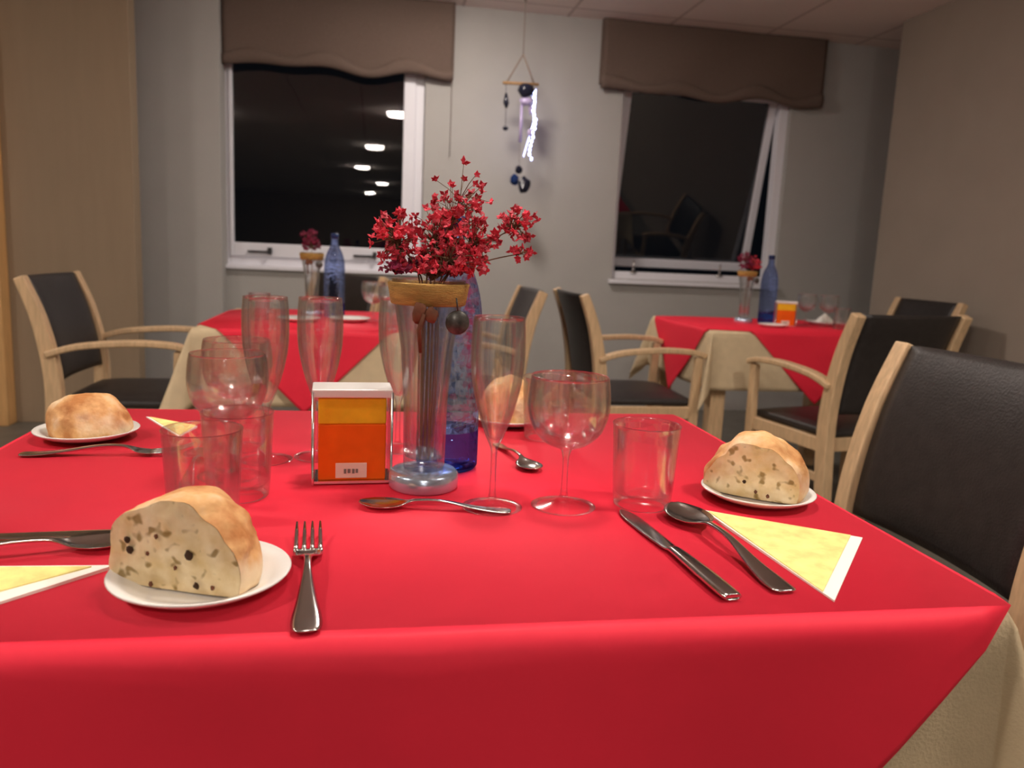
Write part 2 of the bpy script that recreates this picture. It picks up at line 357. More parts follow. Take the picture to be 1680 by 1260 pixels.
def undercloth(a, b, D, z, R=.008, k0=.02, kc=.30, seed=0):
    bm = bmesh.new(); cols = []; m = 14
    bm.faces.new([bm.verts.new((x, y, z)) for x, y in ((-a, -b), (a, -b), (a, b), (-a, b))])
    def col(ox, oy, dx, dy, L, k):
        c = []
        for j in range(m+1):
            d = L*j/m; arc = R*PI/2
            if d < arc: o_, dn = R*math.sin(d/R), R*(1-math.cos(d/R))
            else: e = d-arc; o_ = R + k*e; dn = R + e*math.sqrt(1-k*k)
            c.append(bm.verts.new((ox+dx*o_, oy+dy*o_, z-dn)))
        cols.append(c)
    cs = [(a, -b, -PI/2), (a, b, 0), (-a, b, PI/2), (-a, -b, PI)]
    for i, (cx, cy, th0) in enumerate(cs):
        for q in range(17):
            th = q/16*PI/2; L = D/max(math.cos(th), math.sin(th)); k = k0 + kc*math.sin(2*th)**2 + .10*math.sin(4*th+seed)**2*math.sin(2*th)
            col(cx, cy, math.cos(th0+th), math.sin(th0+th), L, k)
        nx, ny, _ = cs[(i+1) % 4]
        for q in range(1, 16):
            f = q/16; col(cx+(nx-cx)*f, cy+(ny-cy)*f, math.cos(th0+PI/2), math.sin(th0+PI/2), D, k0+.012*math.sin(f*20+seed))
    N = len(cols)
    for i in range(N):
        A, B = cols[i], cols[(i+1) % N]
        for j in range(m): bm.faces.new((A[j], B[j], B[j+1], A[j+1]))
    bmesh.ops.remove_doubles(bm, verts=bm.verts, dist=1e-5)
    return bm
def table(x0, x1, y0, y1, which, gx, gy, slope, dmax, D, seed, R=.012, kc=.30):
    a, b = (x1-x0)/2, (y1-y0)/2; c = ((x0+x1)/2, (y0+y1)/2, 0)
    t = thing('dining_table', f'wooden dining table under beige and red cloths, {which}', 'table', c)
    link('tabletop', nbox(-a, a, -b, b, .712, ZT-.0055), M['wood'], t, smooth=False, bevel=.004)
    for sx in (-1, 1):
        for sy in (-1, 1):
            link('leg', nbox(sx*(a-.055)-.033, sx*(a-.055)+.033, sy*(b-.055)-.033, sy*(b-.055)+.033, 0, .712), M['wood'], t, smooth=False, bevel=.006)
    link('apron', frame_bm_xy(a-.06, b-.06), M['wood'], t, smooth=False)
    u = link('tablecloth', undercloth(a+.001, b+.001, D, ZT-.0025, seed=seed, kc=kc), M['beige'], loc=c)
    tag(u, f'beige under tablecloth hanging at the corners, {which}', 'tablecloth')
    s = u.modifiers.new('s', 'SOLIDIFY'); s.thickness = .0012; s.offset = -1
    r = link('tablecloth', overcloth(a, b, gx, gy, slope, dmax, ZT, R=R, seed=seed), M['red'], loc=c)
    tag(r, f'red over tablecloth with pointed drops, {which}', 'tablecloth')
    s = r.modifiers.new('s', 'SOLIDIFY'); s.thickness = .001; s.offset = -1
    return t
def frame_bm_xy(a, b):
    bm = bmesh.new()
    box(bm, -a, a, -b, -b+.02, .63, .712); box(bm, -a, a, b-.02, b, .63, .712); box(bm, -a, -a+.02, -b+.02, b-.02, .63, .712); box(bm, a-.02, a, -b+.02, b-.02, .63, .712)
    return bm
table(-.463, .537, .56, 1.344, 'nearest the viewer, laid with bread and glasses', 0, 0, 1.12, .62, .26, .3, .018)
table(1.375, 2.30, 3.06, 3.78, 'under the open tilted window', .16, .04, 1.0, .5, .25, 1.1, kc=.2)
table(-.56, .13, 2.62, 3.46, 'in front of the closed window', .075, .13, 1.0, .5, .25, 2.3)

# ------------------------------------------------------------------ chairs
def make_chair(label, loc, rotz, arms=True):
    t = thing('armchair', label, 'chair', loc, rotz)
    ctrl = [(-.245, 0), (-.222, .22), (-.205, .44), (-.212, .58), (-.245, .74), (-.295, .875)]
    path = smooth_prof([(y, z) for y, z in ctrl], 6)
    for s in (-1, 1):
        bm = bmesh.new(); hh = [.017+.010*math.sin(min(1, z/.88)*PI) for y, z in path]
        sweep(bm, [(s*.245, y, z) for y, z in path], .021, hh)
        link('back_leg', bm, M['wood'], t, smooth=False, bevel=.005)
        bm = bmesh.new(); sweep(bm, [(s*.255, .195, 0), (s*.255, .2, .42), (s*.255, .205, .635 if arms else .44)], .014, [.014, .02, .016])
        link('front_leg', bm, M['wood'], t, smooth=False, bevel=.005)
        arm = smooth_prof([(-.222, .615), (-.12, .645), (.05, .660), (.18, .655), (.235, .64)], 5)
        bm = bmesh.new(); sweep(bm, [(s*.256, y, z) for y, z in arm], .023, .011)
        if arms: link('armrest', bm, M['wood'], t, smooth=False, bevel=.006)
        link('side_rail', nbox(s*.25-.011, s*.25+.011, -.20, .19, .375, .425), M['wood'], t, smooth=False, bevel=.003)
        link('stretcher', nbox(s*.25-.009, s*.25+.009, -.215, .19, .265, .295), M['wood'], t, smooth=False, bevel=.003)
    link('front_rail', nbox(-.24, .24, .17, .192, .375, .425), M['wood'], t, smooth=False, bevel=.003)
    link('back_rail', nbox(-.23, .23, -.208, -.188, .375, .425), M['wood'], t, smooth=False, bevel=.003)
    # seat cushion
    bm = bmesh.new(); n = 16; g = []
    for j in range(n+1):
        g.append([])
        for i in range(n+1):
            u, v = -1+2*i/n, -1+2*j/n
            z = .452 + .022*(1-u**4)*(1-v**4)
            g[-1].append(bm.verts.new((u*.236, v*.205+.0, z)))
    for j in range(n):
        for i in range(n): bm.faces.new((g[j][i], g[j][i+1], g[j+1][i+1], g[j+1][i]))
    r = bmesh.ops.extrude_face_region(bm, geom=bm.faces[:])
    for v in [e for e in r['geom'] if isinstance(e, bmesh.types.BMVert)]: v.co.z = .426
    link('seat', bm, M['leather'], t, bevel=.01)
    # padded back
    bm = bmesh.new(); rows = [p for p in path if p[1] > .50]; n = 14; F = []; Bk = []
    for (y, z) in rows:
        q = (z-rows[0][1])/(rows[-1][1]-rows[0][1]); ed = max(0, 1-(2*q-1)**6)
        F.append([]); Bk.append([])
        for i in range(n+1):
            u = -1+2*i/n; e2 = 1-u**6; x = u*.218
            bow = .02*(u*u)
            th = .016*ed*e2+.006
            F[-1].append(bm.verts.new((x, y-.002+th*.8+bow-.012, z))); Bk[-1].append(bm.verts.new((x, y-.012-th*.5+bow-.012, z)))
    R_ = len(rows)
    for j in range(R_-1):
        for i in range(n):
            bm.faces.new((F[j][i], F[j][i+1], F[j+1][i+1], F[j+1][i])); bm.faces.new((Bk[j][i], Bk[j+1][i], Bk[j+1][i+1], Bk[j][i+1]))
    for j in range(R_-1):
        for i in (0, n): bm.faces.new((F[j][i], F[j+1][i], Bk[j+1][i], Bk[j][i]))
    for i in range(n):
        for j in (0, R_-1): bm.faces.new((F[j][i], F[j][i+1], Bk[j][i+1], Bk[j][i]))
    link('backrest', bm, M['leather'], t)
    return t
sidechair = make_chair('large dark leather chair drawn up to the right end of the nearest table', (.815, 1.255, 0), PI/2, False); sidechair.name = 'dining_chair'
c0 = make_chair('pale wooden armchair at the far left, side on, with dark seat and back', (-.87, 3.16, 0), -PI/2)
dup(c0, 'pale wooden armchair behind the blue bottle, facing the table of the closed window', (.385, 3.42, 0), PI/2)
dup(c0, 'pale wooden armchair in profile on the left side of the table under the open window', (1.12, 3.33, 0), -PI/2)
dup(c0, 'pale wooden armchair with its back to the viewer, before the table under the open window', (1.79, 2.77, 0), math.radians(11))
dup(c0, 'wooden armchair mostly hidden, at the right end of the table under the open window', (2.60, 3.78, 0), PI/2)
dup(c0, 'dark backed armchair seen through the glasses, behind the table of the closed window', (-.33, 4.0, 0), math.radians(135))

# ------------------------------------------------------------------ tableware
def plate(label, x, y, r, first=None, z=ZT, group='small white bread plates'):
    k = r/.07
    p = [(0, 0), (.038, 0), (.042, .001), (.058, .006), (.0695, .0125), (.0705, .0140), (.0695, .0150), (.057, .0095), (.044, .0045), (.036, .0035), (0, .0035)]
    o = link('plate', lathe([(a*k, b*k) for a, b in p], 56), M['porcelain'], loc=(x, y, z)); tag(o, label, 'plate', group); return o
plate('small white plate nearest the viewer, under the big cut bread piece', -.134, .643, .070)
plate('small white plate on the right, under a half loaf beside the leather chair', .456, .852, .066)
plate('small white plate on the far left of the near table, under an uncut looking roll', -.386, 1.152, .066)
plate('small white plate at the far edge of the near table, behind the wine glass', .225, 1.262, .062)

def bread(name, label, loc, rz, size, cut_dir, cut_off, seed, holes, tilt=0):
    """domed loaf cut by a vertical plane; cut_dir = outward direction of the cut face in local XY"""
    bm = bmesh.new(); bmesh.ops.create_icosphere(bm, subdivisions=5, radius=1)
    sx, sy, sz = size
    for v in bm.verts:
        p = v.co.copy()
        n1 = noise.noise(p*1.3+Vector((seed, 0, 0)))*.10 + noise.noise(p*3.2+Vector((0, seed, 0)))*.065 + noise.noise(p*9+Vector((0, 0, seed)))*.012
        p *= 1+n1
        z = p.z
        z = z if z > -.28 else -.28 + (z+.28)*.06
        v.co = Vector((p.x*sx, p.y*sy, (z+.33)*sz))
    d = Vector((math.cos(cut_dir), math.sin(cut_dir), tilt)).normalized()
    co = d*cut_off
    r = bmesh.ops.bisect_plane(bm, geom=bm.verts[:]+bm.edges[:]+bm.faces[:], plane_co=co, plane_no=d, clear_outer=True)
    edges = [e for e in r['geom_cut'] if isinstance(e, bmesh.types.BMEdge)]
    ring = [e.verts for e in edges]
    # ordered loop
    nb = {}
    for a, b in ring: nb.setdefault(a, []).append(b); nb.setdefault(b, []).append(a)
    st = ring[0][0]; loop = [st]; prev = None; cur = st
    while True:
        nx = [v for v in nb[cur] if v is not prev]
        if not nx or nx[0] is st and len(loop) > 2: break
        prev, cur = cur, nx[0]
        if cur is st: break
        loop.append(cur)
        if len(loop) > 2000: break
    pts = [v.co.copy() for v in loop]
    zmin = min(v.co.z for v in bm.verts)
    for v in bm.verts: v.co.z -= zmin
    for p in pts: p.z -= zmin
    t = thing(name, label, 'bread', loc, rz)
    link('crust', bm, M['crust'], t)
    # crumb face: rings shrinking to the centroid, rough
    c = sum(pts, Vector())/len(pts); cb = bmesh.new(); rings = []; K = 16
    for k in range(K):
        f = 1-k/K; rg = []
        for p in pts:
            q = c+(p-c)*f
            q += d*(.0006 + (.0016*(noise.noise(q*90+Vector((seed, 0, 0)))) + .0022*noise.noise(q*38))*(1 if k else .1) + (.003*(1-f)))
            rg.append(cb.verts.new(q))
        rings.append(rg)
    cv = cb.verts.new(c+d*.003); n = len(pts)
    for A, B in zip(rings[:-1], rings[1:]):
        for i in range(n): cb.faces.new((A[i], A[(i+1) % n], B[(i+1) % n], B[i]))
    for i in range(n): cb.faces.new((rings[-1][i], rings[-1][(i+1) % n], cv))
    crumb = link('crumb', cb, M['crumb'], t)
    side = Vector((-d.y, d.x, 0)).normalized()
    for (hu, hv, hr) in holes:
        hb = bmesh.new(); cen = c + side*hu + Vector((0, 0, hv)) + d*.0035
        blob(hb, (0, 0, 0), (1, 1, 1), rng=.5, seed=seed+hu*50)
        for v in hb.verts:
            p = v.co.copy(); v.co = cen + side*p.x*hr*.8 + Vector((0, 0, p.z*hr)) + d*p.y*.0012
        link('air_hole', hb, M['hole'] if hr > .0025 else M['bow'], crumb)
    return t
bread('bread_piece', 'big piece of rustic bread with pale crumb and a dark hole, on the nearest plate', (-.145, .640, ZT+.0045), 0, (.0595, .060, .057), math.radians(-112), .017, 3.1,
      [(.016, .006, .0042), (-.036, .004, .0036), (-.038, .012, .003), (.022, -.018, .003), (-.018, -.022, .0022), (-.012, .018, .002), (.036, -.018, .002), (-.02, .003, .0018), (.004, -.006, .0018)])
bread('bread_piece', 'half loaf of bread with a floury crust on the right hand plate', (.454, .858, ZT+.0045), 0, (.057, .057, .056), math.radians(-128), .020, 7.7,
      [(-.008, -.004, .0026), (.006, -.014, .0022), (.020, -.017, .0024)], tilt=-.12)
bread('bread_piece', 'golden bread roll piece on the far left plate', (-.384, 1.152, ZT+.0045), 0, (.054, .046, .044), math.radians(165), .048, 12.3, [])
bread('bread_piece', 'bread piece at the far edge of the near table, seen through the glasses', (.222, 1.262, ZT+.0045), 0, (.050, .046, .056), math.radians(60), .03, 5.5, [])

def glass(name, prof, label, cat, x, y, z=ZT, group=None, m='glass', rotz=0):
    o = link(name, lathe(prof, 56), M[m], loc=(x, y, z)); tag(o, label, cat, group); return o
TUMBLER = smooth_prof([(0, 0), (.026, 0), (.0305, .001), (.0325, .005), (.0345, .03), (.0375, .088), (.0385, .0945)], 3) + [(.0378, .0955), (.0370, .0945)] + smooth_prof([(.0368, .0945), (.0358, .088), (.0328, .03), (.0310, .016), (.022, .0125), (0, .012)], 3)
WINE = smooth_prof([(0, 0), (.030, 0), (.0355, .0006), (.0358, .0016), (.030, .0028), (.012, .0062), (.0050, .012), (.0036, .030), (.0034, .052), (.0050, .062), (.0085, .0668), (.024, .0735), (.0385, .088), (.0455, .112), (.0445, .136), (.0425, .148)], 3) + [(.0420, .1485), (.0415, .148)] + smooth_prof([(.0415, .148), (.0435, .136), (.0444, .112), (.0375, .0890), (.023, .0752), (.008, .0700), (0, .0692)], 3)
FLUTE = smooth_prof([(0, 0), (.027, 0), (.0325, .0006), (.0328, .0016), (.026, .0028), (.010, .006), (.0045, .012), (.0034, .030), (.0034, .060), (.0052, .070), (.0105, .082), (.0195, .108), (.0268, .140), (.0290, .165), (.0288, .190), (.0272, .210)], 3) + [(.0267, .2105), (.0262, .210)] + smooth_prof([(.0262, .210), (.0278, .190), (.0280, .165), (.0257, .140), (.0183, .108), (.0090, .084), (.004, .0770), (0, .0762)], 3)
g0 = 'water tumblers on the near table'
T = glass('tumbler', TUMBLER, 'clear straight tumbler on the right, its base touching the knife tip', 'glass', .305, .834, group=g0)
dup(T, 'clear tumbler standing behind the big bread piece', (-.163, .798, ZT)); dup(T, 'clear tumbler close behind the tumbler that stands behind the big bread piece', (-.143, .880, ZT))
dup(T, 'clear tumbler at the far edge of the near table beside the far bread plate', (.262, 1.16, ZT))
g1 = 'stemmed wine glasses on the near table'
Wn = glass('wine_glass', WINE, 'round wine glass left of the right hand tumbler', 'glass', .213, .833, group=g1)
dup(Wn, 'round wine glass behind the tumblers on the left', (-.166, .958, ZT)); dup(Wn, 'round wine glass furthest back of the left cluster of glasses', (-.178, 1.095, ZT))
g2 = 'champagne flutes on the near table'
Fl = glass('champagne_flute', FLUTE, 'tall champagne flute right of the blue bottle', 'glass', .132, .832, group=g2)
dup(Fl, 'tall champagne flute in the left cluster of glasses', (-.133, 1.032, ZT)); dup(Fl, 'tall champagne flute just left of the napkin dispenser', (-.067, 1.048, ZT))
dup(Fl, 'tall champagne flute between the napkin dispenser and the vase', (.036, 1.09, ZT))

# cutlery ------------------------------------------------------------
def loft(bm, st, dish=None, n=8):
    """stations (s, halfwidth, z, thickness, dish depth) along +Y"""
    rings = []
    for (s, w_, z, th, dp) in st:
        top = []; bot = []
        for i in range(n+1):
            u = -1+2*i/n; e = math.sqrt(max(0, 1-u**4)); zz = z - dp*(1-u*u)
            top.append((u*w_, s, zz + th*.5*e)); bot.append((u*w_, s, zz - th*.5*e))
        rings.append([bm.verts.new(p) for p in top + list(reversed(bot))[1:-1]])
    for A, B in zip(rings[:-1], rings[1:]):
        k = len(A)
        for i in range(k): bm.faces.new((A[i], A[(i+1) % k], B[(i+1) % k], B[i]))
    bm.faces.new(rings[0]); bm.faces.new(list(reversed(rings[-1]))); return bm
def interp(st, k=4): return smooth_prof(st, k)
def fork_bm(L=.205):
    s = L/.205; bm = bmesh.new()
    loft(bm, interp([(0, .006, .0028, .0018, 0), (.004, .0105, .0028, .0022, 0), (.02, .0112, .003, .0024, 0), (.05, .0075, .006, .0028, 0), (.09, .0036, .012, .0034, 0), (.115, .0034, .0125, .0034, 0), (.128, .006, .010, .0028, 0), (.138, .0122, .0065, .0022, .001), (.150, .0130, .0048, .002, .001), (.156, .0128, .005, .0018, .0008)]))
    for i in range(4):
        x = (-1.5+i)*.0072; loft(bm, [(.153, .0024, .0045, .0018, 0), (.170, .0021, .0052, .0017, 0), (.190, .0018, .0092, .0015, 0), (.2045, .0008, .0140, .0009, 0)], n=4)
        for v in bm.verts[-32:]: pass
        vs = [v for v in bm.verts][-32:]
        for v in vs: v.co.x += x*(1.0)
    return bm
def spoon_bm(L):
    k = L/.2; bm = bmesh.new()
    st = interp([(0, .006, .0028, .0018, 0), (.004, .0100, .0028, .0022, 0), (.02, .0108, .003, .0024, 0), (.05, .0075, .006, .0028, 0), (.09, .0036, .0125, .0034, 0), (.122, .0034, .0125, .0036, 0), (.134, .006, .0105, .003, .0005), (.145, .0150, .0085, .0022, .0035), (.160, .0212, .0080, .0018, .0060), (.178, .0205, .0080, .0018, .0060), (.192, .0130, .0085, .0018, .0035), (.1985, .0050, .0092, .0016, .0008)])
    loft(bm, [(a*k, b*k, c*k, d*k, e*k) for a, b, c, d, e in st]); return bm
def knife_bm(L=.235):
    k = L/.235; bm = bmesh.new()
    st = interp([(0, .006, .0045, .004, 0), (.003, .0095, .0045, .006, 0), (.04, .0095, .005, .0068, 0), (.085, .0075, .005, .0066, 0), (.108, .0062, .0045, .0058, 0), (.116, .0080, .0035, .0026, 0), (.16, .0098, .0025, .0016, 0), (.205, .0098, .002, .0014, 0), (.225, .0065, .002, .0012, 0), (.2345, .0015, .002, .001, 0)])
    loft(bm, [(a*k, b*k, c*k, d*k, e*k) for a, b, c, d, e in st]); return bm
def lay(name, bm, label, cat, p0, p1, grp=None):
    """handle end p0, pointing to p1"""
    o = link(name, bm, M['steel'], loc=(p0[0], p0[1], ZT), rotz=math.atan2(p1[1]-p0[1], p1[0]-p0[0])-PI/2); tag(o, label, cat, grp); return o
lay('fork', fork_bm(.222), 'steel fork with four tines upright in front, right of the big bread plate', 'fork', (-.044, .550), (-.060, .78), 'forks on the near table')
lay('fork', fork_bm(), 'steel fork lying sideways in front of the far left bread plate', 'fork', (-.432, 1.052), (-.25, 1.060), 'forks on the near table')
lay('knife', knife_bm(), 'steel table knife on the right with its tip under the tumbler', 'knife', (.2975, .580), (.276, .80), 'knives on the near table')
lay('spoon', spoon_bm(.225), 'large steel spoon between the knife and the yellow napkin on the right', 'spoon', (.352, .590), (.337, .80), 'spoons on the near table')
lay('knife', knife_bm(), 'steel knife lying sideways at the left edge, above the other cutlery', 'knife', (-.455, .742), (-.21, .768), 'knives on the near table')
lay('spoon', spoon_bm(.2), 'steel spoon lying sideways at the left, just above the left yellow napkin', 'spoon', (-.40, .690), (-.215, .738), 'spoons on the near table')
lay('dessert_spoon', spoon_bm(.165), 'small dessert spoon lying sideways in front of the vase', 'spoon', (.150, .812), (-.015, .838), 'dessert spoons on the near table')
lay('dessert_spoon', spoon_bm(.155), 'small dark looking dessert spoon pointing to the viewer between vase and wine glass', 'spoon', (.180, 1.115), (.206, .975), 'dessert spoons on the near table')
lay('dessert_spoon', spoon_bm(.165), 'small dessert spoon behind the left tumbler, bowl away from the viewer', 'spoon', (-.205, .905), (-.222, 1.08), 'dessert spoons on the near table')

# paper napkins ------------------------------------------------------
def napkin(label, A, B, Cc, border):
    """triangular folded napkin, apex A, white border strip along the named edge"""
    t = thing('paper_napkin', label, 'napkin', (A[0], A[1], ZT), 0, 'folded yellow paper napkins')
    A, B, Cc = [Vector((p[0]-A[0], p[1]-A[1], 0)) for p in (A, B, Cc)]
    def tri(pts, z0, z1, nm, m):
        bm = bmesh.new(); lo = [bm.verts.new((p.x, p.y, z0)) for p in pts]; hi = [bm.verts.new((p.x, p.y, z1+(.0015 if i == 0 else 0))) for i, p in enumerate(pts)]
        bm.faces.new(list(reversed(lo))); bm.faces.new(hi)
        for i in range(len(pts)): j = (i+1) % len(pts); bm.faces.new((lo[i], lo[j], hi[j], hi[i]))
        link(nm, bm, m, t, smooth=False)
    tri([A, B, Cc], 0, .0016, 'lower_fold', M['nap_white'])
    c = (A+B+Cc)/3
    if border == 'end': P = [A+(c-A)*.05, A+(B-A)*.935, A+(Cc-A)*.935]
    else: P = [A+(c-A)*.12+(B-A)*.02, A+(B-A)*.985+(Cc-B)*.02, B+(Cc-B)*.84]
    if border == 'end': P = [p + (c-p)*.015 for p in P]
    tri(P, .0016, .0026, 'printed_fold', M['nap_yellow'])
napkin('yellow triangular paper napkin with white edge on the right, below the half loaf', (.368, .806), (.506, .716), (.386, .573), 'end')
napkin('yellow triangular paper napkin with white edge at the left, pointing at the nearest plate', (-.212, .682), (-.42, .693), (-.315, .572), 'side')
napkin('yellow paper napkin beside the far left bread plate', (-.255, 1.215), (-.345, 1.285), (-.268, 1.155), 'end')

# napkin dispenser ----------------------------------------------------
def dispenser(label, loc, rotz):
    t = thing('napkin_dispenser', label, 'napkin dispenser', loc, rotz, None)
    w_, d_, h_ = .046, .026, .108
    bm = bmesh.new(); lathe_ = None
    box(bm, -w_, w_, -d_, d_, h_-.004, h_+.006); 
    link('top_plate', bm, M['satin'], t, smooth=False, bevel=.0015)
    for s in (-1, 1):
        bm = bmesh.new(); tube(bm, [(s*(w_-.001), -d_-.004, .0015), (s*(w_-.001), -d_, .010), (s*(w_-.001), -d_, h_+.002), (s*(w_-.001), d_, h_+.002), (s*(w_-.001), d_, .010), (s*(w_-.001), d_+.004, .0015)], .0017, 8)
        link('side_frame', bm, M['chrome'], t)
    link('base', nbox(-w_, w_, -d_, d_, .002, .005), M['chrome'], t, smooth=False)
    for s in (-1, 1): link('side_panel', nbox(s*(w_-.0035)-.0008, s*(w_-.0035)+.0008, -d_+.002, d_-.002, .005, h_), M['glass'], t, smooth=False)
    n = nbox(-w_+.007, w_-.007, -d_+.004, d_-.004, .005, .072); link('napkin_stack', n, M['orange'], t, smooth=False, bevel=.002)
    n = nbox(-w_+.007, w_-.007, -d_+.005, d_-.005, .072, .103); link('napkin_fold', n, M['amber'], t, smooth=False, bevel=.002)
    lb = link('label', nbox(-.019, .017, -d_+.0025, -d_+.004, .008, .026), M['cream'], t, smooth=False, bevel=.0006)
    ib = bmesh.new()
    for k, (x, wd) in enumerate(((-.008, .003), (-.0035, .0035), (.0015, .003), (.0055, .0028))): box(ib, x-wd/2, x+wd/2, -d_+.0020, -d_+.0025, .0135+(k % 2)*.0006, .0190)
    link('print', ib, M['ink'], lb, smooth=False)
    return t
D0 = dispenser('chrome napkin dispenser with orange and yellow napkins, left of the vase', (-.023, .945, ZT), math.radians(3))
D1 = dup(D0, 'orange napkin dispenser on the table under the open window', (1.86, 3.38, ZT), math.radians(-20))

# bottle, vase, flowers ------------------------------------------------
def bottle(label, loc):
    t = thing('water_bottle', label, 'bottle', loc)
    lo = [(0, .001), (.032, 0), (.038, .004), (.0395, .010), (.0395, .052)]
    up_ = [(.0395, .052), (.0395, .120), (.0393, .185), (.0370, .215), (.0300, .243), (.0195, .265), (.0145, .280), (.0135, .300)]
    link('bottle_base', lathe(smooth_prof(lo, 3)+[(.0, .0519)], 48), M['bluewater'], t)
    link('bottle_body', lathe([(0, .0521)]+smooth_prof(up_, 3)+[(0, .3005)], 48), M['blueglass'], t)
    link('cap', lathe([(0, .300), (.0152, .300), (.0152, .317), (.014, .319), (0, .319)], 32), M['bluecrystal'], t)
    return t
B0 = bottle('blue glass water bottle behind the vase on the near table', (.0965, .999, ZT))
dup(B0, 'blue water bottle on the table of the closed window', (-.150, 3.16, ZT)); dup(B0, 'blue water bottle on the table under the open window', (1.845, 3.53, ZT))
def vase(label, loc, rotz=0):
    t = thing('glass_vase', label, 'vase', loc, rotz)
    link('foot', lathe([(0, 0), (.038, 0), (.0405, .003), (.041, .009), (.0405, .018), (.037, .0215), (.026, .023), (0, .0235)], 56), M['bluechrome'], t)
    p = [(0, .0236), (.0235, .0236), (.0245, .03), (.0255, .10), (.0300, .165), (.0395, .222), (.0425, .243)]
    q = [(.0412, .243), (.0382, .222), (.0285, .165), (.0238, .10), (.0225, .038), (.012, .034), (0, .033)]
    link('vase_body', lathe(p+[(.0420, .2438)]+q, 56), M['glass'], t)
    # jute band (hollow ring following the rim) with bow and medallion
    link('band', lathe([(.0402, .2165), (.0440, .2395), (.0452, .2405), (.0464, .2390), (.0424, .2165), (.0412, .2155)], 56, closed=True), M['jute'], t)
    bm = bmesh.new()
    blob(bm, (-.016, -.043, .208), (.009, .004, .012), rng=.4, seed=2); blob(bm, (-.004, -.045, .207), (.007, .004, .009), rng=.4, seed=4)
    tube(bm, [(-.012, -.045, .208), (-.017, -.044, .190), (-.014, -.040, .165)], [.003, .0026, .002], 6)
    link('bow', bm, M['bow'], t)
    bm = bmesh.new(); lathe([(0, -.0015), (.0125, -.0015), (.0135, 0), (.0125, .0015), (0, .0015)], 28, bm)
    bmesh.ops.rotate(bm, verts=bm.verts, matrix=Matrix.Rotation(PI/2, 3, 'X')); bmesh.ops.translate(bm, verts=bm.verts, vec=(.026, -.0415, .199))
    tube(bm, [(.026, -.042, .212), (.024, -.0415, .226)], .0009, 6)
    link('medallion', bm, M['grey'], t)
    return t
V0 = vase('tall clear glass vase with a jute band holding red flowers on the near table', (.0615, .912, ZT), .1)
dup(V0, 'clear glass vase with red flowers on the table of the closed window', (-.235, 3.16, ZT)); dup(V0, 'clear glass vase with red flowers on the table under the open window', (1.715, 3.50, ZT))

def flower_spray(label, base, tip, spread, n, seed, dark=False, group=None, pz=.0050, start=.45):
    rnd = random.Random(seed)
    o = thing('flower_spray', label, 'flowers', base, 0, group)
    b = Vector((0, 0, 0)); tp = Vector(tip)-Vector(base)
    # the stem stands inside the vase neck, then bends to its tip
    neck = Vector((tp.x*.08, tp.y*.08, .205))
    P = [b, Vector((tp.x*.03, tp.y*.03, .12)), neck, neck.lerp(tp, .5)+Vector((0, 0, .006)), tp]
    pts = smooth_prof([tuple(p) for p in P], 5)
    bm = bmesh.new(); tube(bm, pts, [.0014*(1-.6*i/len(pts)) for i in range(len(pts))], 5)
    fb = bmesh.new(); head = tp
    for i in range(n):
        f = start+(1-start)*rnd.random(); root = neck.lerp(head, f)
        while True:
            q = Vector((rnd.uniform(-1, 1), rnd.uniform(-1, 1), rnd.uniform(-1, 1)))
            if q.length < 1: break
        end = neck.lerp(head, min(1, f+.12)) + Vector((q.x*spread[0], q.y*spread[1], q.z*spread[2]))
        if end.z < .216: end.z = .216+rnd.random()*.012
        tube(bm, [root, root.lerp(end, .5)+Vector((0, 0, .002)), end], [.0006, .0005, .0004], 4)
        ax = Vector((rnd.uniform(-1, 1), rnd.uniform(-1, 1), rnd.uniform(-.3, 1))).normalized()
        a1 = ax.orthogonal().normalized(); a2 = ax.cross(a1); npet = rnd.choice((3, 4, 5)); sz = pz*rnd.uniform(.75, 1.3)
        for k in range(npet):
            an = 2*PI*k/npet+rnd.random()*.5; dr = a1*math.cos(an)+a2*math.sin(an); sd = ax.cross(dr)
            v = [fb.verts.new(end + p) for p in (Vector(), dr*sz*.55+sd*sz*.42+ax*sz*.25, dr*sz*1.15+ax*sz*.55, dr*sz*.55-sd*sz*.42+ax*sz*.25)]
            fb.faces.new(v)
        fc = bmesh.ops.create_icosphere(fb, subdivisions=1, radius=sz*.38)
        for v in fc['verts']: v.co += end
    link('stem', bm, M['stem'], o)
    bl = link('blossoms', fb, M['petal_dark'] if dark else M['petal'], o, smooth=False)
    s = bl.modifiers.new('s', 'SOLIDIFY'); s.thickness = .0005
    return o
vb = (.0615, .912, ZT+.036)
G = 'red dried flower sprays in the vase on the near table'
def near_spray(lbl, dx, dy, z, sp, n, seed, off, dark=False, pz=.0050, start=.45):
    return flower_spray(lbl, (vb[0]+off[0], vb[1]+off[1], vb[2]), (vb[0]+dx, vb[1]+dy, z), sp, n, seed, dark, G, pz, start)
near_spray('tallest red flower spray at the centre of the bouquet', .034, 0, 1.088, (.036, .032, .038), 99, 1, (0, .003), start=.35)
near_spray('red flower spray leaning left across the closed window', -.040, -.005, 1.040, (.026, .024, .034), 99, 2, (-.008, 0), start=.75)
near_spray('small low red sprig leaning left over the window sill', -.040, -.015, 1.002, (.016, .016, .012), 22, 3, (-.005, -.008), dark=True, start=.7)
near_spray('red flower spray just left of the tallest one', .008, .01, 1.045, (.032, .030, .036), 99, 4, (-.003, .008), start=.3)
near_spray('dense red flower spray low in front above the vase rim', .022, -.025, 1.020, (.040, .024, .034), 99, 5, (.004, -.009), start=.15)
near_spray('wine red spray bunched at the vase rim', .010, .02, 1.000, (.040, .028, .026), 99, 6, (.002, .01), dark=True, start=.05)
near_spray('red flower spray just right of the tallest one', .056, .005, 1.042, (.028, .026, .040), 99, 7, (.009, .002), start=.45)
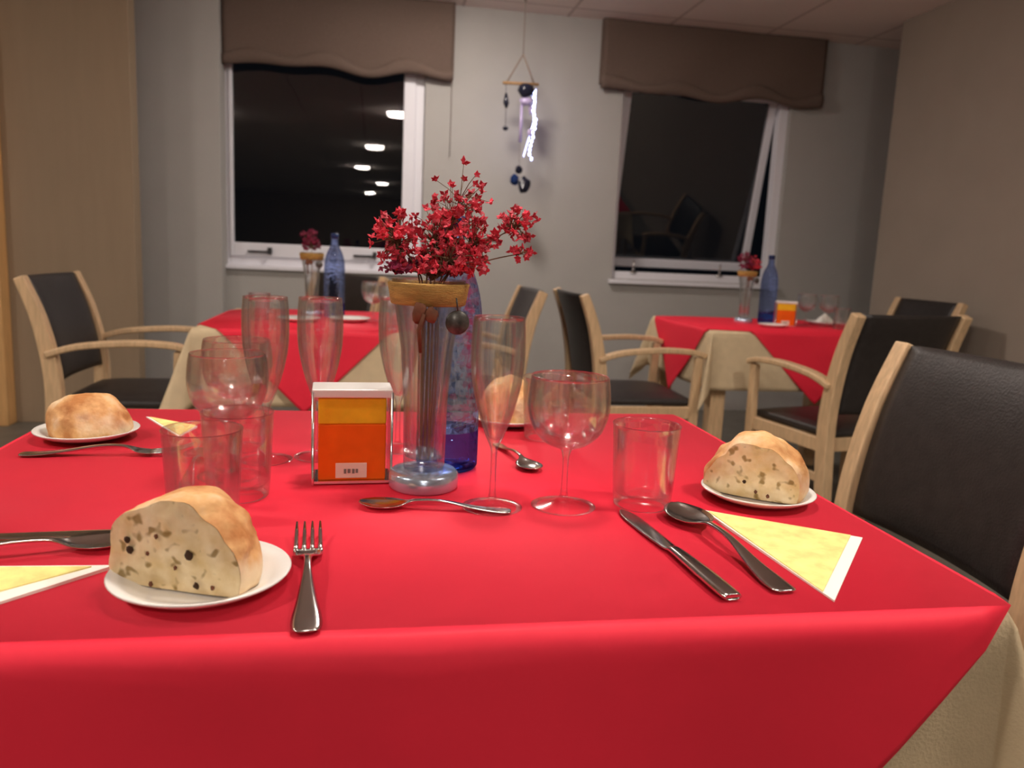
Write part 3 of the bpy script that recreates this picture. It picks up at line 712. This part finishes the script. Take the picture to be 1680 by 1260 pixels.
near_spray('thin red spray reaching far right towards the wind chime', .100, .0, 1.060, (.024, .018, .020), 50, 8, (.009, -.006), start=.85)
near_spray('sparse red sprig hanging lowest on the right', .104, -.01, 1.028, (.014, .012, .009), 13, 9, (.007, .007), pz=.0046, start=.92)
def far_spray(lbl, vx, vy, dx, z, seed, dark):
    flower_spray(lbl, (vx, vy, ZT+.036), (vx+dx, vy, z), (.035, .035, .038), 70, seed, dark, None, .008, .3)
far_spray('dark red flower spray in the vase on the table of the closed window', -.235, 3.16, -.005, 1.05, 21, True)
far_spray('red flower spray in the vase on the table under the open window, left one', 1.715, 3.50, -.02, 1.05, 22, True)
far_spray('red flower spray in the vase on the table under the open window, right one', 1.72, 3.505, .03, 1.03, 23, False)

# far table settings --------------------------------------------------
g3 = 'tableware on the table of the closed window'
plate('white plate on the table of the closed window, left of the bottle', -.26, 2.93, .075, group=g3)
plate('white plate on the table of the closed window, in front of the bottle', -.085, 2.98, .075, group=g3)
dup(Wn, 'wine glass right of the bottle on the table of the closed window', (.0, 3.0, ZT), group=g3); dup(T, 'tumbler at the right edge of the table of the closed window', (.09, 2.92, ZT), group=g3)
dup(Wn, 'wine glass at the front right corner of the table of the closed window', (.06, 2.74, ZT), group=g3); dup(T, 'tumbler at the left of the table of the closed window', (-.40, 2.95, ZT), group=g3)
g4 = 'tableware on the table under the open window'
plate('white plate left of the napkin dispenser on the table under the open window', 1.765, 3.31, .065, group=g4)
plate('white plate right of the bottle on the table under the open window', 2.13, 3.50, .085, group=g4)
dup(Wn, 'wine glass on the right of the table under the open window', (1.985, 3.42, ZT), group=g4); dup(T, 'tumbler behind the dispenser on the table under the open window', (1.97, 3.55, ZT), group=g4)
dup(Wn, 'wine glass furthest right on the table under the open window', (2.06, 3.36, ZT), group=g4); dup(T, 'tumbler in front of the right plate on the table under the open window', (2.08, 3.28, ZT), group=g4)
def far_napkin(lbl, x, y, r, cols):
    bm = bmesh.new(); n = 14; top = [bm.verts.new((0, 0, .05))]; rg = [bm.verts.new((r*math.cos(2*PI*i/n)*(1+.25*(i % 2)), r*.7*math.sin(2*PI*i/n)*(1+.25*(i % 2)), .001)) for i in range(n)]
    for i in range(n): bm.faces.new((top[0], rg[i], rg[(i+1) % n]))
    bm.faces.new(list(reversed(rg)))
    o = link('paper_napkin', bm, M['nap_white'], loc=(x, y, ZT+.009)); tag(o, lbl, 'napkin')
far_napkin('white folded napkin standing on the right plate under the open window', 2.13, 3.50, .05, None)

# wind chime ----------------------------------------------------------
t = thing('wind_chime', 'hanging wind chime with blue crystals on a cord between the two windows', 'wind chime', (.845, 4.86, 0))
link('cord', tube(bmesh.new(), [(0, 0, 2.5), (0, 0, 2.17)], .003, 6), M['cord'], t)
link('hook', tube(bmesh.new(), [(0, 0, 2.5), (0, 0, 2.47)], .008, 8), M['cord'], t)
bm = bmesh.new(); tube(bm, [(0, 0, 2.18), (-.095, 0, 2.01)], .005, 6); tube(bm, [(0, 0, 2.18), (.075, 0, 2.015)], .005, 6)
link('hanger', bm, M['cord'], t)
link('crossbar', tube(bmesh.new(), [(-.115, 0, 2.012), (.10, 0, 2.018)], .009, 8), M['dark_wood'], t)
bm = bmesh.new(); blob(bm, (.022, -.01, 1.975), (.045, .03, .042), rng=.5, seed=1); link('dark_ornament', bm, M['blackcrystal'], t)
bm = bmesh.new(); blob(bm, (.028, -.01, 1.915), (.038, .02, .025), rng=.4, seed=5); link('violet_ornament', bm, M['lilac'], t)
bm = bmesh.new(); tube(bm, [(-.095, 0, 2.01), (-.093, 0, 1.955)], .0015, 5); tube(bm, [(-.093, 0, 1.955), (-.09, 0, 1.90), (-.088, 0, 1.87)], [.006, .018, .006], 8); tube(bm, [(-.09, 0, 1.87), (-.088, 0, 1.76)], .0015, 5)
blob(bm, (-.088, 0, 1.755), (.017, .012, .014), rng=.3, seed=8); link('leaf_strand', bm, M['blackcrystal'], t)
bm = bmesh.new(); tube(bm, [(.005, 0, 1.90), (.004, 0, 1.68)], .009, 8); link('chime_tube', bm, M['lilac'], t)
bm = bmesh.new(); tube(bm, [(.055, 0, 1.92), (.057, 0, 1.88), (.057, 0, 1.84)], [.004, .012, .004], 8); blob(bm, (.060, 0, 1.74), (.016, .01, .022), rng=.3, seed=3); link('small_tube', bm, M['lilac'], t)
bm = bmesh.new(); rnd = random.Random(4)
tube(bm, [(.085, .0, 1.99), (.082, .01, 1.8), (.03, .01, 1.60)], .0012, 5)
for i in range(16):
    f = i/15; blob(bm, (.085+rnd.uniform(-.01, .012)-.04*max(0, f-.6), .01, 1.97-.38*f), (.006, .006, .009))
link('light_strand', bm, M['led'], t)
link('thread', tube(bmesh.new(), [(.003, 0, 1.70), (.005, 0, 1.50)], .0015, 5), M['cord'], t)
for nm, c_, r_, m_ in (('dark_bead', (.004, 0, 1.520), (.022, .02, .026), 'blackcrystal'), ('blue_crystal', (-.020, 0, 1.462), (.028, .018, .035), 'bluecrystal'), ('dark_crystal', (.038, -.01, 1.432), (.036, .02, .05), 'blackcrystal')):
    bm = bmesh.new(); blob(bm, c_, r_, rng=.35, seed=c_[0]*99); link(nm, bm, M[m_], t, smooth=False)
